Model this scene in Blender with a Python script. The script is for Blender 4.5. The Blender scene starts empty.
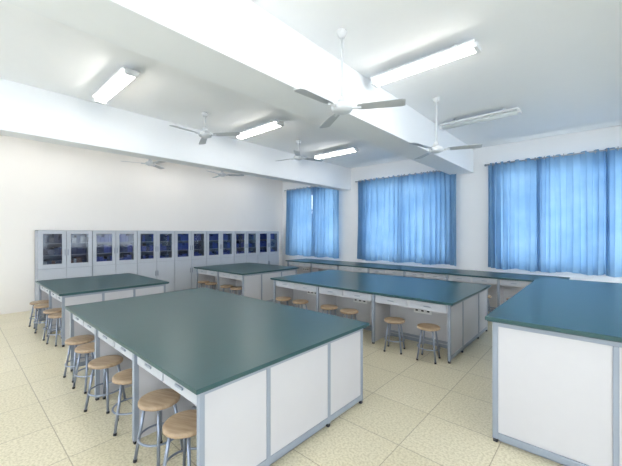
import bpy, bmesh, math, random
from mathutils import Vector, Matrix
random.seed(4)
sc = bpy.context.scene
sc.view_settings.view_transform = 'Standard'
sc.view_settings.look = 'None'

# ---------------------------------------------------------------- materials
def mat(name, col, rough=0.5, metal=0.0, noise=0.0, nscale=8.0, emit=None, estr=0.0, spec=0.5, coat=0.0):
    m = bpy.data.materials.new(name); m.use_nodes = True
    nt = m.node_tree; b = nt.nodes['Principled BSDF']
    b.inputs['Base Color'].default_value = (*col, 1)
    b.inputs['Roughness'].default_value = rough
    b.inputs['Metallic'].default_value = metal
    b.inputs['Specular IOR Level'].default_value = spec
    b.inputs['Coat Weight'].default_value = coat
    if emit:
        b.inputs['Emission Color'].default_value = (*emit, 1)
        b.inputs['Emission Strength'].default_value = estr
    if noise > 0:
        tc = nt.nodes.new('ShaderNodeTexCoord'); n = nt.nodes.new('ShaderNodeTexNoise')
        n.inputs['Scale'].default_value = nscale; n.inputs['Detail'].default_value = 4
        r = nt.nodes.new('ShaderNodeMix'); r.data_type = 'RGBA'
        r.inputs['A'].default_value = (*[max(0, c*(1-noise)) for c in col], 1)
        r.inputs['B'].default_value = (*[min(1, c*(1+noise)) for c in col], 1)
        nt.links.new(tc.outputs['Object'], n.inputs['Vector'])
        nt.links.new(n.outputs['Fac'], r.inputs['Factor'])
        nt.links.new(r.outputs['Result'], b.inputs['Base Color'])
    return m

M = {}
M['ceil'] = mat('ceiling_paint', (0.90, 0.91, 0.92), 0.8, noise=0.01)
M['beam'] = mat('beam_paint', (0.87, 0.89, 0.91), 0.8, noise=0.01)
M['wall'] = mat('wall_paint', (0.89, 0.85, 0.80), 0.7, noise=0.012, nscale=3)
M['wallw'] = mat('window_wall_paint', (0.87, 0.87, 0.87), 0.7, noise=0.015, nscale=3)
M['top'] = mat('bench_top_resin', (0.024, 0.078, 0.084), 0.32, noise=0.06, nscale=6, spec=0.5)
M['edge'] = mat('bench_top_edge', (0.05, 0.09, 0.11), 0.4, noise=0.05)
M['panel'] = mat('bench_panel_white', (0.57, 0.565, 0.585), 0.45, noise=0.02)
M['frame'] = mat('bench_frame_grey', (0.29, 0.33, 0.39), 0.4, noise=0.03)
M['dark'] = mat('rubber_dark', (0.03, 0.03, 0.035), 0.6, noise=0.1)
M['drawer'] = mat('drawer_front', (0.50, 0.52, 0.56), 0.45, noise=0.02)
M['socket'] = mat('socket_plate', (0.80, 0.80, 0.78), 0.4, noise=0.02)
M['steel'] = mat('stool_leg_steel', (0.28, 0.32, 0.40), 0.3, metal=0.5, noise=0.05)
M['cab'] = mat('cabinet_grey', (0.36, 0.39, 0.45), 0.45, noise=0.02)
M['cabd'] = mat('cabinet_door', (0.50, 0.53, 0.58), 0.45, noise=0.02)
M['cabin'] = mat('cabinet_inside', (0.08, 0.09, 0.14), 0.6, noise=0.05)
M['shelf'] = mat('cabinet_shelf', (0.20, 0.22, 0.28), 0.5, noise=0.03)
M['blue'] = mat('binder_blue', (0.04, 0.06, 0.27), 0.5, noise=0.1)
M['navy'] = mat('box_navy', (0.02, 0.03, 0.09), 0.5, noise=0.1)
M['brown'] = mat('box_brown', (0.12, 0.07, 0.07), 0.6, noise=0.1)
M['grey'] = mat('box_grey', (0.30, 0.31, 0.35), 0.6, noise=0.1)
M['white'] = mat('fan_white', (0.66, 0.68, 0.70), 0.4, noise=0.02)
M['blade'] = mat('fan_blade', (0.52, 0.54, 0.56), 0.45, noise=0.02)
M['housing'] = mat('lamp_housing', (0.8, 0.82, 0.84), 0.5, noise=0.02)
M['tube'] = mat('lamp_tube_lit', (1, 1, 1), 0.5, emit=(1.0, 0.96, 0.91), estr=20)
M['tubeoff'] = mat('lamp_tube_off', (0.7, 0.74, 0.76), 0.4, noise=0.02)
M['alu'] = mat('window_aluminium', (0.55, 0.58, 0.62), 0.35, metal=0.3, noise=0.02)
M['rod'] = mat('curtain_rod_metal', (0.4, 0.42, 0.45), 0.35, metal=0.6, noise=0.03)

def wood():
    m = bpy.data.materials.new('stool_wood'); m.use_nodes = True
    nt = m.node_tree; b = nt.nodes['Principled BSDF']
    tc = nt.nodes.new('ShaderNodeTexCoord'); mp = nt.nodes.new('ShaderNodeMapping')
    mp.inputs['Scale'].default_value = (3, 25, 3)
    n = nt.nodes.new('ShaderNodeTexNoise'); n.inputs['Scale'].default_value = 2; n.inputs['Detail'].default_value = 6
    cr = nt.nodes.new('ShaderNodeValToRGB')
    cr.color_ramp.elements[0].color = (0.36, 0.25, 0.155, 1); cr.color_ramp.elements[0].position = 0.3
    cr.color_ramp.elements[1].color = (0.52, 0.39, 0.26, 1); cr.color_ramp.elements[1].position = 0.7
    nt.links.new(tc.outputs['Object'], mp.inputs['Vector']); nt.links.new(mp.outputs[0], n.inputs['Vector'])
    nt.links.new(n.outputs['Fac'], cr.inputs[0]); nt.links.new(cr.outputs[0], b.inputs['Base Color'])
    b.inputs['Roughness'].default_value = 0.45
    return m
M['wood'] = wood()

def floor_mat():
    m = bpy.data.materials.new('floor_tiles'); m.use_nodes = True
    nt = m.node_tree; b = nt.nodes['Principled BSDF']
    tc = nt.nodes.new('ShaderNodeTexCoord')
    br = nt.nodes.new('ShaderNodeTexBrick')
    br.offset = 0; br.squash = 1
    br.inputs['Scale'].default_value = 1.0
    br.inputs['Brick Width'].default_value = 0.6; br.inputs['Row Height'].default_value = 0.6
    br.inputs['Mortar Size'].default_value = 0.0045; br.inputs['Mortar Smooth'].default_value = 0.3
    br.inputs['Color1'].default_value = (0.73, 0.665, 0.485, 1)
    br.inputs['Color2'].default_value = (0.78, 0.715, 0.54, 1)
    br.inputs['Mortar'].default_value = (0.46, 0.40, 0.28, 1)
    n = nt.nodes.new('ShaderNodeTexNoise'); n.inputs['Scale'].default_value = 55; n.inputs['Detail'].default_value = 3
    mx = nt.nodes.new('ShaderNodeMix'); mx.data_type = 'RGBA'; mx.blend_type = 'MULTIPLY'
    cr = nt.nodes.new('ShaderNodeValToRGB')
    cr.color_ramp.elements[0].color = (0.78, 0.76, 0.70, 1); cr.color_ramp.elements[0].position = 0.36
    cr.color_ramp.elements[1].color = (1, 1, 1, 1); cr.color_ramp.elements[1].position = 0.58
    mx.inputs['Factor'].default_value = 1
    nt.links.new(tc.outputs['Object'], br.inputs['Vector']); nt.links.new(tc.outputs['Object'], n.inputs['Vector'])
    nt.links.new(n.outputs['Fac'], cr.inputs[0])
    nt.links.new(br.outputs['Color'], mx.inputs['A']); nt.links.new(cr.outputs[0], mx.inputs['B'])
    nt.links.new(mx.outputs['Result'], b.inputs['Base Color'])
    b.inputs['Roughness'].default_value = 0.28
    return m
M['floor'] = floor_mat()

def curtain_mat():
    m = bpy.data.materials.new('curtain_fabric'); m.use_nodes = True
    nt = m.node_tree; nt.nodes.clear()
    out = nt.nodes.new('ShaderNodeOutputMaterial')
    d = nt.nodes.new('ShaderNodeBsdfDiffuse'); t = nt.nodes.new('ShaderNodeBsdfTranslucent')
    mix = nt.nodes.new('ShaderNodeMixShader'); mix.inputs[0].default_value = 0.36
    tc = nt.nodes.new('ShaderNodeTexCoord'); n = nt.nodes.new('ShaderNodeTexNoise')
    n.inputs['Scale'].default_value = 1.5; n.inputs['Detail'].default_value = 3
    cr = nt.nodes.new('ShaderNodeValToRGB')
    cr.color_ramp.elements[0].color = (0.20, 0.36, 0.55, 1); cr.color_ramp.elements[0].position = 0.35
    cr.color_ramp.elements[1].color = (0.26, 0.43, 0.61, 1); cr.color_ramp.elements[1].position = 0.65
    nt.links.new(tc.outputs['Object'], n.inputs['Vector']); nt.links.new(n.outputs['Fac'], cr.inputs[0])
    nt.links.new(cr.outputs[0], d.inputs[0]); nt.links.new(cr.outputs[0], t.inputs[0])
    nt.links.new(d.outputs[0], mix.inputs[1]); nt.links.new(t.outputs[0], mix.inputs[2])
    nt.links.new(mix.outputs[0], out.inputs[0])
    return m
M['curtain'] = curtain_mat()

def glass_mat(name, fac):
    m = bpy.data.materials.new(name); m.use_nodes = True
    nt = m.node_tree; nt.nodes.clear()
    out = nt.nodes.new('ShaderNodeOutputMaterial')
    tr = nt.nodes.new('ShaderNodeBsdfTransparent'); g = nt.nodes.new('ShaderNodeBsdfGlossy')
    tr.inputs[0].default_value = (0.9, 0.93, 0.96, 1)
    g.inputs['Roughness'].default_value = 0.05
    mix = nt.nodes.new('ShaderNodeMixShader'); mix.inputs[0].default_value = fac
    nt.links.new(tr.outputs[0], mix.inputs[1]); nt.links.new(g.outputs[0], mix.inputs[2])
    nt.links.new(mix.outputs[0], out.inputs[0])
    return m
M['glass'] = glass_mat('clear_glass', 0.03)

# ---------------------------------------------------------------- mesh builder
class MB:
    def __init__(s): s.bm = bmesh.new(); s.mats = []
    def mi(s, k):
        if k not in s.mats: s.mats.append(k)
        return s.mats.index(k)
    def box(s, a, b, k):
        i = s.mi(k)
        x0, y0, z0 = a; x1, y1, z1 = b
        v = [s.bm.verts.new(p) for p in [(x0,y0,z0),(x1,y0,z0),(x1,y1,z0),(x0,y1,z0),(x0,y0,z1),(x1,y0,z1),(x1,y1,z1),(x0,y1,z1)]]
        for f in [(3,2,1,0),(4,5,6,7),(0,1,5,4),(1,2,6,5),(2,3,7,6),(3,0,4,7)]:
            fc = s.bm.faces.new([v[j] for j in f]); fc.material_index = i
    def tube(s, p, q, r0, k, r1=None, seg=10):
        r1 = r0 if r1 is None else r1
        i = s.mi(k); p = Vector(p); q = Vector(q); d = (q-p).normalized()
        u = d.orthogonal().normalized(); w = d.cross(u)
        A = []; B = []
        for t in range(seg):
            a = 2*math.pi*t/seg; o = u*math.cos(a)+w*math.sin(a)
            A.append(s.bm.verts.new(p+o*r0)); B.append(s.bm.verts.new(q+o*r1))
        for t in range(seg):
            f = s.bm.faces.new([A[t], A[(t+1)%seg], B[(t+1)%seg], B[t]]); f.material_index = i; f.smooth = True
        f = s.bm.faces.new(A[::-1]); f.material_index = i
        f = s.bm.faces.new(B); f.material_index = i
    def lathe(s, prof, k, c=(0,0,0), seg=32):
        i = s.mi(k); rings = []
        for r, z in prof:
            if r < 1e-6: rings.append([s.bm.verts.new((c[0], c[1], c[2]+z))])
            else: rings.append([s.bm.verts.new((c[0]+r*math.cos(2*math.pi*t/seg), c[1]+r*math.sin(2*math.pi*t/seg), c[2]+z)) for t in range(seg)])
        for A, B in zip(rings, rings[1:]):
            for t in range(seg):
                t2 = (t+1) % seg
                if len(A) == 1: vs = [A[0], B[t2], B[t]]
                elif len(B) == 1: vs = [A[t], A[t2], B[0]]
                else: vs = [A[t], A[t2], B[t2], B[t]]
                f = s.bm.faces.new(vs); f.material_index = i; f.smooth = True
    def torus(s, R, r, z, k, seg=28, ms=8, axis='z', c=(0,0,0)):
        i = s.mi(k); g = []
        for a in range(seg):
            A = 2*math.pi*a/seg; row = []
            for b in range(ms):
                Bn = 2*math.pi*b/ms
                x = (R+r*math.cos(Bn))*math.cos(A); y = (R+r*math.cos(Bn))*math.sin(A); zz = r*math.sin(Bn)
                if axis == 'x': x, y, zz = zz, x, y
                row.append(s.bm.verts.new((c[0]+x, c[1]+y, c[2]+z+zz)))
            g.append(row)
        for a in range(seg):
            for b in range(ms):
                f = s.bm.faces.new([g[a][b], g[(a+1)%seg][b], g[(a+1)%seg][(b+1)%ms], g[a][(b+1)%ms]])
                f.material_index = i; f.smooth = True
    def mesh(s, name):
        bmesh.ops.recalc_face_normals(s.bm, faces=s.bm.faces)
        me = bpy.data.meshes.new(name); s.bm.to_mesh(me); s.bm.free()
        for k in s.mats: me.materials.append(M[k])
        return me
    def obj(s, name, loc=(0,0,0), bevel=0.0):
        return place(s.mesh(name), name, loc, 0, bevel)

def place(me, name, loc=(0,0,0), rz=0, bevel=0.0):
    o = bpy.data.objects.new(name, me); sc.collection.objects.link(o)
    o.location = loc; o.rotation_euler = (0, 0, rz)
    if bevel > 0:
        md = o.modifiers.new('bevel', 'BEVEL'); md.width = bevel; md.segments = 2; md.limit_method = 'ANGLE'
    return o

# ---------------------------------------------------------------- room shell
XW, XE, YS, YN, ZC = -9.3, 4.6, -3.0, 8.72, 3.8
b = MB(); b.box((XW-.2, YS-.2, -.15), (XE+.2, YN+.25, 0), 'floor'); b.obj('floor')
b = MB(); b.box((XW-.2, YS-.2, ZC), (XE+.2, YN+.25, ZC+.15), 'ceil'); b.obj('ceiling')
b = MB(); b.box((XW-.2, YS-.2, 0), (XW, YN+.25, ZC), 'wall'); b.obj('wall_west')

def wall_with_windows(name, y0, y1, xa, xb, wins, z0, z1, k, swap=False):
    b = MB()
    def bx(p, q):
        if swap: b.box((p[1], p[0], p[2]), (q[1], q[0], q[2]), k)
        else: b.box(p, q, k)
    bx((xa, y0, 0), (xb, y1, z0)); bx((xa, y0, z1), (xb, y1, ZC))
    x = xa
    for (p, q) in wins:
        bx((x, y0, z0), (p, y1, z1)); x = q
    bx((x, y0, z0), (xb, y1, z1))
    b.obj(name)
wn = [(-8.75, -6.55), (-5.5, -2.95), (-1.85, 0.9), (1.7, 4.3)]
fill_ws = [(-8.8, -6.5), (-5.8, -3.0), (-2.1, 1.1), (1.7, 4.4)]  # unseen south openings, added to let in sky fill light
fill_we = [(-2.6, 0.2), (0.8, 3.6), (4.2, 8.2)]  # unseen east openings, likewise added to brighten the room and ceiling
wall_with_windows('wall_north', YN, YN+.25, XW, XE, wn, 0.95, 3.15, 'wallw')
wall_with_windows('wall_south', YS-.2, YS, XW, XE, fill_ws, 0.8, 3.05, 'wall')
wall_with_windows('wall_east', XE, XE+.2, YS-.2, YN+.25, fill_we, 0.8, 3.05, 'wall', True)

def window(n, p, q, z0, z1, yc, swap=False):
    b = MB(); t = .06
    def bx(a, c, k):
        if swap: b.box((a[1], a[0], a[2]), (c[1], c[0], c[2]), k)
        else: b.box(a, c, k)
    bx((p, yc-.03, z0), (q, yc+.03, z0+t), 'alu'); bx((p, yc-.03, z1-t), (q, yc+.03, z1), 'alu')
    zt = z0+(z1-z0)*.7
    bx((p, yc-.03, zt), (q, yc+.03, zt+t), 'alu')
    for i in range(5):
        x = p+(q-p-t)*i/4
        bx((x, yc-.028, z0), (x+t, yc+.028, z1), 'alu')
    bx((p+.01, yc-.004, z0+.01), (q-.01, yc+.004, z1-.01), 'glass')
    b.obj('window_%d' % n)
i = 1
for p, q in wn: window(i, p, q, .95, 3.15, YN+.06); i += 1
for p, q in fill_ws: window(i, p, q, .8, 3.05, YS-.1); i += 1  # south and east windows: out of view, added for fill
for p, q in fill_we: window(i, p, q, .8, 3.05, XE+.1, True); i += 1

# ceiling beams
for (xa, xb, zb) in [(-6.38, -6.05, 3.10), (-2.88, -2.35, 3.2), (1.2, 1.7, 3.2)]:
    b = MB(); b.box((xa, YS, zb), (xb, YN, ZC), 'beam'); b.obj('ceiling_beam', bevel=.006)

# ---------------------------------------------------------------- lab benches
def bench(name, x0, x1, y0, y1, H=.8, nsec=3, sides=(True, True), tk=.028):
    L = x1-x0; W = y1-y0; cx = (x0+x1)/2; cy = (y0+y1)/2
    b = MB(); hx, hy = L/2, W/2
    b.box((-hx, -hy, H-tk), (hx, hy, H), 'top')
    b.box((-hx+.012, -hy+.012, H-tk-.008), (hx-.012, hy-.012, H-tk), 'edge')
    zt = H-tk-.008; ix, iy = hx-.045, hy-.045; p = .035
    kd = min(.52, W*.34)       # knee depth
    for sx in (-1, 1):
        xo = sx*ix; xi = sx*(ix-p); xa, xb = min(xo, xi), max(xo, xi)
        ys = [-iy, -iy+kd, iy-kd-p, iy-p]
        for y in ys: b.box((xa, y, .03), (xb, y+p, zt), 'frame')
        for ya, yb in zip(ys, ys[1:]):
            b.box((xa+.006, ya+p, .09), (xb-.006, yb, zt-.035), 'panel')
            b.box((xa+.001, ya+p, .04), (xb-.001, yb, .09), 'frame')
            b.box((xa+.001, ya+p, zt-.035), (xb-.001, yb, zt), 'frame')
        for y in ys: b.box((xa+.003, y+.003, 0), (xb-.003, y+p-.003, .03), 'dark')
    s0 = -iy+kd if sides[0] else -iy+.01
    s1 = iy-kd if sides[1] else iy-.01
    b.box((-ix+p, s0, .06), (ix-p, s1, zt), 'panel')
    b.box((-ix+p, s0+.03, 0), (ix-p, s1-.03, .06), 'frame')
    sec = (2*ix-p)/nsec
    for sd, on in ((-1, sides[0]), (1, sides[1])):
        if not on:
            for n in range(nsec):
                for h in range(2):
                    xa = -ix+p+n*sec+h*sec/2
                    y = sd*(iy-.01)
                    b.box((xa+.01, min(y, y+sd*.012), .1), (xa+sec/2-.02, max(y, y+sd*.012), zt-.02), 'drawer')
            continue
        ye = sd*iy; yk = sd*(iy-kd)
        ya, yb = min(ye, yk), max(ye, yk)
        for n in range(1, nsec):
            x = -ix+n*sec
            b.box((x, ya, .03), (x+p, yb, zt), 'panel')
            fy = ye-sd*p
            b.box((x-.004, min(ye, fy)-.001, .025), (x+p+.004, max(ye, fy)+.001, zt), 'frame')
            b.box((x+.002, min(ye, fy)+.002, 0), (x+p-.002, max(ye, fy)-.002, .03), 'dark')
        for n in range(nsec):
            xa = -ix+p+n*sec; xb = xa+sec-p
            y2 = ye-sd*.03; y3 = ye-sd*.3
            b.box((xa, min(y2, y3), zt-.13), (xb, max(y2, y3), zt), 'panel')
            for h in range(2):
                m0 = xa+.02+h*(xb-xa)/2; m1 = xa+(h+1)*(xb-xa)/2-.02
                yf = y2+sd*.014
                b.box((m0, min(y2, yf), zt-.115), (m1, max(y2, yf), zt-.015), 'drawer')
                mc = (m0+m1)/2; yh = yf+sd*.012
                b.box((mc-.05, min(yf, yh), zt-.075), (mc+.05, max(yf, yh), zt-.06), 'frame')
            xm = (xa+xb)/2; ys_ = yk+sd*.012
            b.box((xm-.14, min(yk, ys_), zt-.30), (xm+.14, max(yk, ys_), zt-.20), 'socket')
            for q in (-.09, 0, .09):
                yq = ys_+sd*.003
                b.box((xm+q-.02, min(ys_, yq), zt-.27), (xm+q+.02, max(ys_, yq), zt-.235), 'dark')
            b.box((xa, min(yk, yk+sd*.03), .08), (xb, max(yk, yk+sd*.03), .11), 'frame')
    return b.obj(name, (cx, cy, 0), bevel=.003)

bench('lab_bench', -4.90, -1.72, .94, 2.80)
bench('lab_bench', -7.9, -5.92, 1.07, 2.70, nsec=2)
bench('lab_bench', -4.92, -1.40, 4.28, 6.25)
bench('lab_bench', -8.0, -5.87, 4.30, 6.1, nsec=2)
bench('window_counter_bench', -7.75, -.45, 7.4, 8.40, nsec=7, sides=(True, False))

def demo_bench(x0, x1, y0, y1, H):
    b = MB(); L = x1-x0; W = y1-y0; hx, hy = L/2, W/2; tk = .03
    b.box((-hx, -hy, H-tk), (hx, hy, H), 'top')
    b.box((-hx+.012, -hy+.012, H-tk-.008), (hx-.012, hy-.012, H-tk), 'edge')
    zt = H-tk-.008; ix, iy = hx-.045, hy-.045; p = .04
    b.box((-ix+.012, -iy+.012, .08), (ix-.012, iy-.012, zt), 'panel')
    b.box((-ix+.04, -iy+.04, 0), (ix-.04, iy-.04, .08), 'frame')
    for x in (-ix, ix-p):
        for y in (-iy, iy-p):
            b.box((x, y, .03), (x+p, y+p, zt), 'frame'); b.box((x+.004, y+.004, 0), (x+p-.004, y+p-.004, .03), 'dark')
    for sy in (-1, 1):
        yo = sy*(iy-.001); yi = sy*(iy-.02); ya, yb = min(yo, yi), max(yo, yi)
        for x in (-.5*p-.04, ix*.55):
            b.box((x, ya, .08), (x+p*.8, yb, zt-.04), 'frame')
        b.box((-ix+p, ya, .03), (ix-p, yb, .08), 'frame'); b.box((-ix+p, ya, zt-.04), (ix-p, yb, zt), 'frame')
    for sx in (-1, 1):
        xo = sx*(ix-.001); xi = sx*(ix-.02); xa, xb = min(xo, xi), max(xo, xi)
        for k in range(1, 5):
            y = -iy+(2*iy-p)*k/5
            b.box((xa, y, .08), (xb, y+p*.7, zt-.04), 'frame')
        b.box((xa, -iy+p, .03), (xb, iy-p, .08), 'frame'); b.box((xa, -iy+p, zt-.04), (xb, iy-p, zt), 'frame')
    b.obj('demonstration_bench', ((x0+x1)/2, (y0+y1)/2, 0), bevel=.003)
demo_bench(-.70, .95, 2.91, 6.05, 1.02)

# ---------------------------------------------------------------- stools
def stool_mesh():
    b = MB(); R = .148
    b.lathe([(0, .415), (R-.012, .415), (R, .422), (R, .44), (R-.006, .448), (R-.02, .45), (0, .448)], 'wood')
    b.lathe([(0, .405), (.10, .405), (.10, .415), (0, .415)], 'steel')
    for k in range(4):
        a = math.pi/4+k*math.pi/2; c, s = math.cos(a), math.sin(a)
        b.tube((.10*c, .10*s, .41), (.165*c, .165*s, .015), .0115, 'steel')
        b.tube((.163*c, .163*s, .02), (.167*c, .167*s, 0), .014, 'dark')
        b.tube((0, 0, .40), (.11*c, .11*s, .40), .009, 'steel')
    b.torus(.143, .008, .17, 'steel')
    return b.mesh('wooden_stool')
sm = stool_mesh()
st = [(x, 1.05) for x in (-4.60, -4.2, -3.62, -3.10, -2.50, -2.05)]
st += [(x, 1.12) for x in (-7.62, -7.22, -6.62, -6.22)]
st += [(x, 4.30) for x in (-4.55, -4.12, -3.45, -3.02, -2.22, -1.72)]
st += [(x, 4.36) for x in (-7.65, -7.25, -6.6, -6.2)]
st += [(x, 7.14) for x in (-7.2, -6.2, -5.4, -4.3, -3.5, -2.3, -1.75, -1.2, -.8)]
for x, y in st:
    place(sm, 'wooden_stool', (x, y+random.uniform(-.03, .03), 0), random.uniform(0, 1.5))

# ---------------------------------------------------------------- cabinets
def cabinet_mesh(w, var):
    b = MB(); d = .42; H = 1.76; t = .02
    b.box((0, 0, .06), (t, w, H), 'cab')
    b.box((0, 0, .06), (d-.02, t, H), 'cab'); b.box((0, w-t, .06), (d-.02, w, H), 'cab')
    b.box((0, 0, H-t), (d-.02, w, H), 'cab'); b.box((0, 0, .9), (d-.02, w, .93), 'cab')
    b.box((.02, .02, 0), (d-.06, w-.02, .06), 'dark'); b.box((0, 0, .06), (d-.02, w, .08), 'cab')
    b.box((t, t, .93), (t+.004, w-t, H-t), 'cabin')
    for z in (1.2, 1.46): b.box((.02, .02, z), (d-.05, w-.02, z+.015), 'shelf')
    for z in (.93, 1.215, 1.475):
        y = .06
        while y < w-.14:
            ww = random.uniform(.05, .13); hh = random.uniform(.12, .21)
            k = random.choice(['brown', 'navy', 'grey', 'navy', 'cabin']) if var else random.choice(['blue', 'blue', 'navy', 'blue', 'navy'])
            b.box((.1, y, z), (.32, y+ww-.004, z+hh), k); y += ww
    for h in range(2):
        a = h*w/2+.004; e = (h+1)*w/2-.004; f = .075
        x0, x1 = d-.02, d
        b.box((x0, a, .08), (x1, e, .915), 'cabd')
        b.box((x0, a, .925), (x1, a+f, H-.005), 'cabd'); b.box((x0, e-f, .925), (x1, e, H-.005), 'cabd')
        b.box((x0, a+f, .925), (x1, e-f, 1.02), 'cabd'); b.box((x0, a+f, H-.08), (x1, e-f, H-.005), 'cabd')
        b.box((d-.012, a+f, 1.02), (d-.008, e-f, H-.08), 'glass')
        yh = e-.03 if h == 0 else a+.018
        b.box((x1, yh, 1.2), (x1+.02, yh+.012, 1.34), 'steel')
        b.box((x1, yh, .55), (x1+.02, yh+.012, .69), 'steel')
    return b.mesh('storage_cabinet')
cw = .985; cy0 = 1.25
cm = [cabinet_mesh(cw-.006, 1)]+[cabinet_mesh(cw-.006, 0) for _ in range(3)]
for k in range(7):
    place(cm[0] if k == 0 else cm[1+k % 3], 'storage_cabinet', (XW+.005, cy0+k*cw, 0), 0, .002)

# ---------------------------------------------------------------- curtains
def curtain(x0, x1, ztop, zbot, y, seed):
    rnd = random.Random(seed); bm = bmesh.new(); W = x1-x0
    nx = int(W*90); nz = 24
    ph = []; p = 0
    for i_ in range(nx+1):
        ph.append(p); p += 2*math.pi/90/(.15+.05*math.sin(i_*.047+seed)+.03*rnd.random())
    g = []
    o1 = rnd.random()*6
    for j in range(nz+1):
        v = j/nz; row = []
        for i_ in range(nx+1):
            u = i_/nx
            amp = .046+.02*v+.016*math.sin(5*u+o1)
            yy = y+amp*math.sin(ph[i_]+.5*math.sin(3*v+o1))+.016*math.sin(ph[i_]*.37+3*v)
            xx = x0+u*W+.012*v*math.sin(u*17+o1)+.014*math.sin(ph[i_]*2)
            zz = ztop+(zbot-ztop)*v+v*.02*math.sin(u*11+o1)+(1-v)*(-.018*math.cos(ph[i_]*1.0))
            row.append(bm.verts.new((xx, yy, zz)))
        g.append(row)
    for j in range(nz):
        for i_ in range(nx):
            f = bm.faces.new([g[j][i_], g[j][i_+1], g[j+1][i_+1], g[j+1][i_]]); f.smooth = True
    me = bpy.data.meshes.new('curtain_panel'); bm.to_mesh(me); bm.free(); me.materials.append(M['curtain'])
    o = bpy.data.objects.new('curtain_panel', me); sc.collection.objects.link(o); return o

def curtain_set(x0, x1, splits, seed):
    e = bpy.data.objects.new('window_curtain', None); sc.collection.objects.link(e)
    y = 8.55; zt = 3.34
    xs = [x0]+splits+[x1]
    for k in range(len(xs)-1):
        o = curtain(xs[k]-.03, xs[k+1]+.03, zt, .87, y+.01*(k % 2), seed+k); o.parent = e
    b = MB()
    b.tube((x0-.08, y, zt-.02), (x1+.08, y, zt-.02), .014, 'rod')
    for s_ in (x0-.08, x1+.08): b.lathe([(0, -.03), (.022, -.015), (.03, 0), (.022, .015), (0, .03)], 'rod', (s_, y, zt-.02), 12)
    for xx in (x0-.04, (x0+x1)/2, x1+.04): b.tube((xx, y, zt-.02), (xx, YN, zt-.02), .01, 'rod')
    n = int((x1-x0)/.16)
    for k in range(n):
        b.torus(.034, .008, 0, 'rod', 14, 6, 'x', (x0+.08+k*(x1-x0-.16)/(n-1), y, zt-.02))
    me = b.mesh('rod_and_rings'); o = place(me, 'rod_and_rings'); o.parent = e
curtain_set(-8.9, -6.42, [-7.6], 3)
curtain_set(-5.66, -2.72, [-4.2], 11)
curtain_set(-1.96, 1.0, [-1.0, .12], 23)
curtain_set(1.6, 4.4, [3.0], 31)

# ---------------------------------------------------------------- fluorescent lamps
def lamp_mesh(on):
    b = MB(); L = 1.25
    b.box((-L/2, -.10, .05), (L/2, .10, .075), 'housing')
    b.box((-L/2, -.035, .025), (L/2, .035, .05), 'housing')
    for s_ in (-1, 1): b.box((s_*L/2-.02, -.075, -.005), (s_*L/2+.02, .075, .05), 'housing')
    for s_ in (-.4, .4): b.tube((s_, 0, .07), (s_, 0, .143), .012, 'housing')
    k = 'tube' if on else 'tubeoff'
    for y in (-.045, .045): b.tube((-L/2+.02, y, .018), (L/2-.02, y, .018), .02, k, seg=12)
    return b.mesh('fluorescent_light')
lon, loff = lamp_mesh(True), lamp_mesh(False)
for x in (-8.2, -4.95, -1.6, 2.6):  # outermost south and east rows are unseen, added as fill light
    for y in (-1.0, 1.5, 4.0 if x != -1.6 else 3.75, 6.45):
        off = (x == -1.6 and y == 6.45)
        place(loff if off else lon, 'fluorescent_light', (x, y-(.25 if off else 0), ZC-.144))

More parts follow.
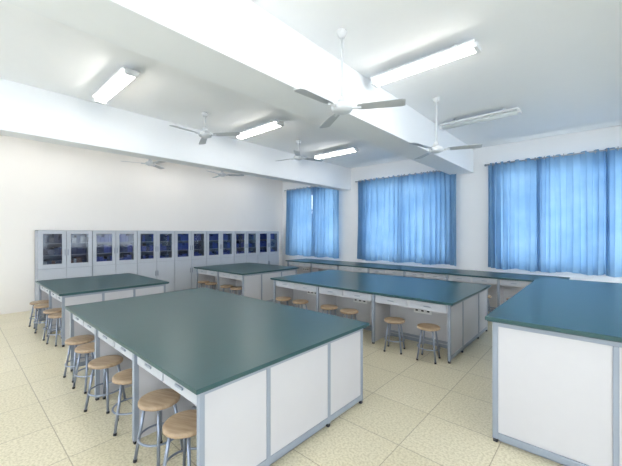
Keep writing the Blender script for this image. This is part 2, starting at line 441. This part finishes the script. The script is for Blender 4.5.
# ---------------------------------------------------------------- ceiling fans
def fan_mesh(rod):
    b = MB()
    b.lathe([(0, 0), (.05, 0), (.055, -.02), (.03, -.07), (0, -.075)], 'white', seg=20)
    b.tube((0, 0, -.06), (0, 0, -rod+.06), .013, 'white')
    b.lathe([(0, -rod+.12), (.03, -rod+.115), (.045, -rod+.07), (.03, -rod+.055), (0, -rod+.05)], 'white', seg=20)
    b.lathe([(0, -rod+.055), (.06, -rod+.05), (.105, -rod+.025), (.115, -rod), (.105, -rod-.03), (.06, -rod-.05), (0, -rod-.055)], 'white', seg=28)
    i = b.mi('blade')
    for k in range(3):
        a = k*2*math.pi/3; c, s = math.cos(a), math.sin(a)
        def P(r, t, z): return (r*c-t*s, r*s+t*c, -rod+z)
        b.tube(P(.09, 0, -.01), P(.2, 0, -.01), .014, 'white')
        pr = [(.16, .035), (.22, .055), (.45, .062), (.60, .066), (.635, .05)]
        up = []; dn = []
        for r, w in pr:
            up.append((b.bm.verts.new(P(r, -w, .008)), b.bm.verts.new(P(r, w, -.012))))
            dn.append((b.bm.verts.new(P(r, -w, .003)), b.bm.verts.new(P(r, w, -.017))))
        for j in range(len(pr)-1):
            for q in ([up[j][0], up[j+1][0], up[j+1][1], up[j][1]], [dn[j][0], dn[j][1], dn[j+1][1], dn[j+1][0]],
                      [up[j][0], dn[j][0], dn[j+1][0], up[j+1][0]], [up[j][1], up[j+1][1], dn[j+1][1], dn[j][1]]):
                f = b.bm.faces.new(q); f.material_index = i
        f = b.bm.faces.new([up[0][0], up[0][1], dn[0][1], dn[0][0]]); f.material_index = i
        f = b.bm.faces.new([up[-1][0], dn[-1][0], dn[-1][1], up[-1][1]]); f.material_index = i
    return b.mesh('ceiling_fan')
f1, f2 = fan_mesh(.80), fan_mesh(.38)
R = math.radians
place(f1, 'ceiling_fan', (-2.0, 2.72, ZC), R(27))
place(f1, 'ceiling_fan', (-1.9, 5.05, ZC), R(20))
place(f2, 'ceiling_fan', (-5.15, 2.98, ZC), R(35))
place(f2, 'ceiling_fan', (-5.12, 5.3, ZC), R(70))
place(f2, 'ceiling_fan', (-8.3, 3.31, ZC), R(10))
place(f2, 'ceiling_fan', (-8.3, 5.35, ZC), R(50))

# ---------------------------------------------------------------- world + camera
w = bpy.data.worlds.new('sky'); sc.world = w; w.use_nodes = True
bg = w.node_tree.nodes['Background']; bg.inputs[0].default_value = (0.93, 0.965, 1.0, 1); bg.inputs[1].default_value = 6.6

cam = bpy.data.cameras.new('camera'); co = bpy.data.objects.new('camera', cam); sc.collection.objects.link(co)
cam.sensor_width = 36; cam.lens = 36*323/622; cam.clip_start = .05
co.location = (0, 0, 1.7); co.rotation_euler = (math.pi/2, 0, R(41.8))
sc.camera = co
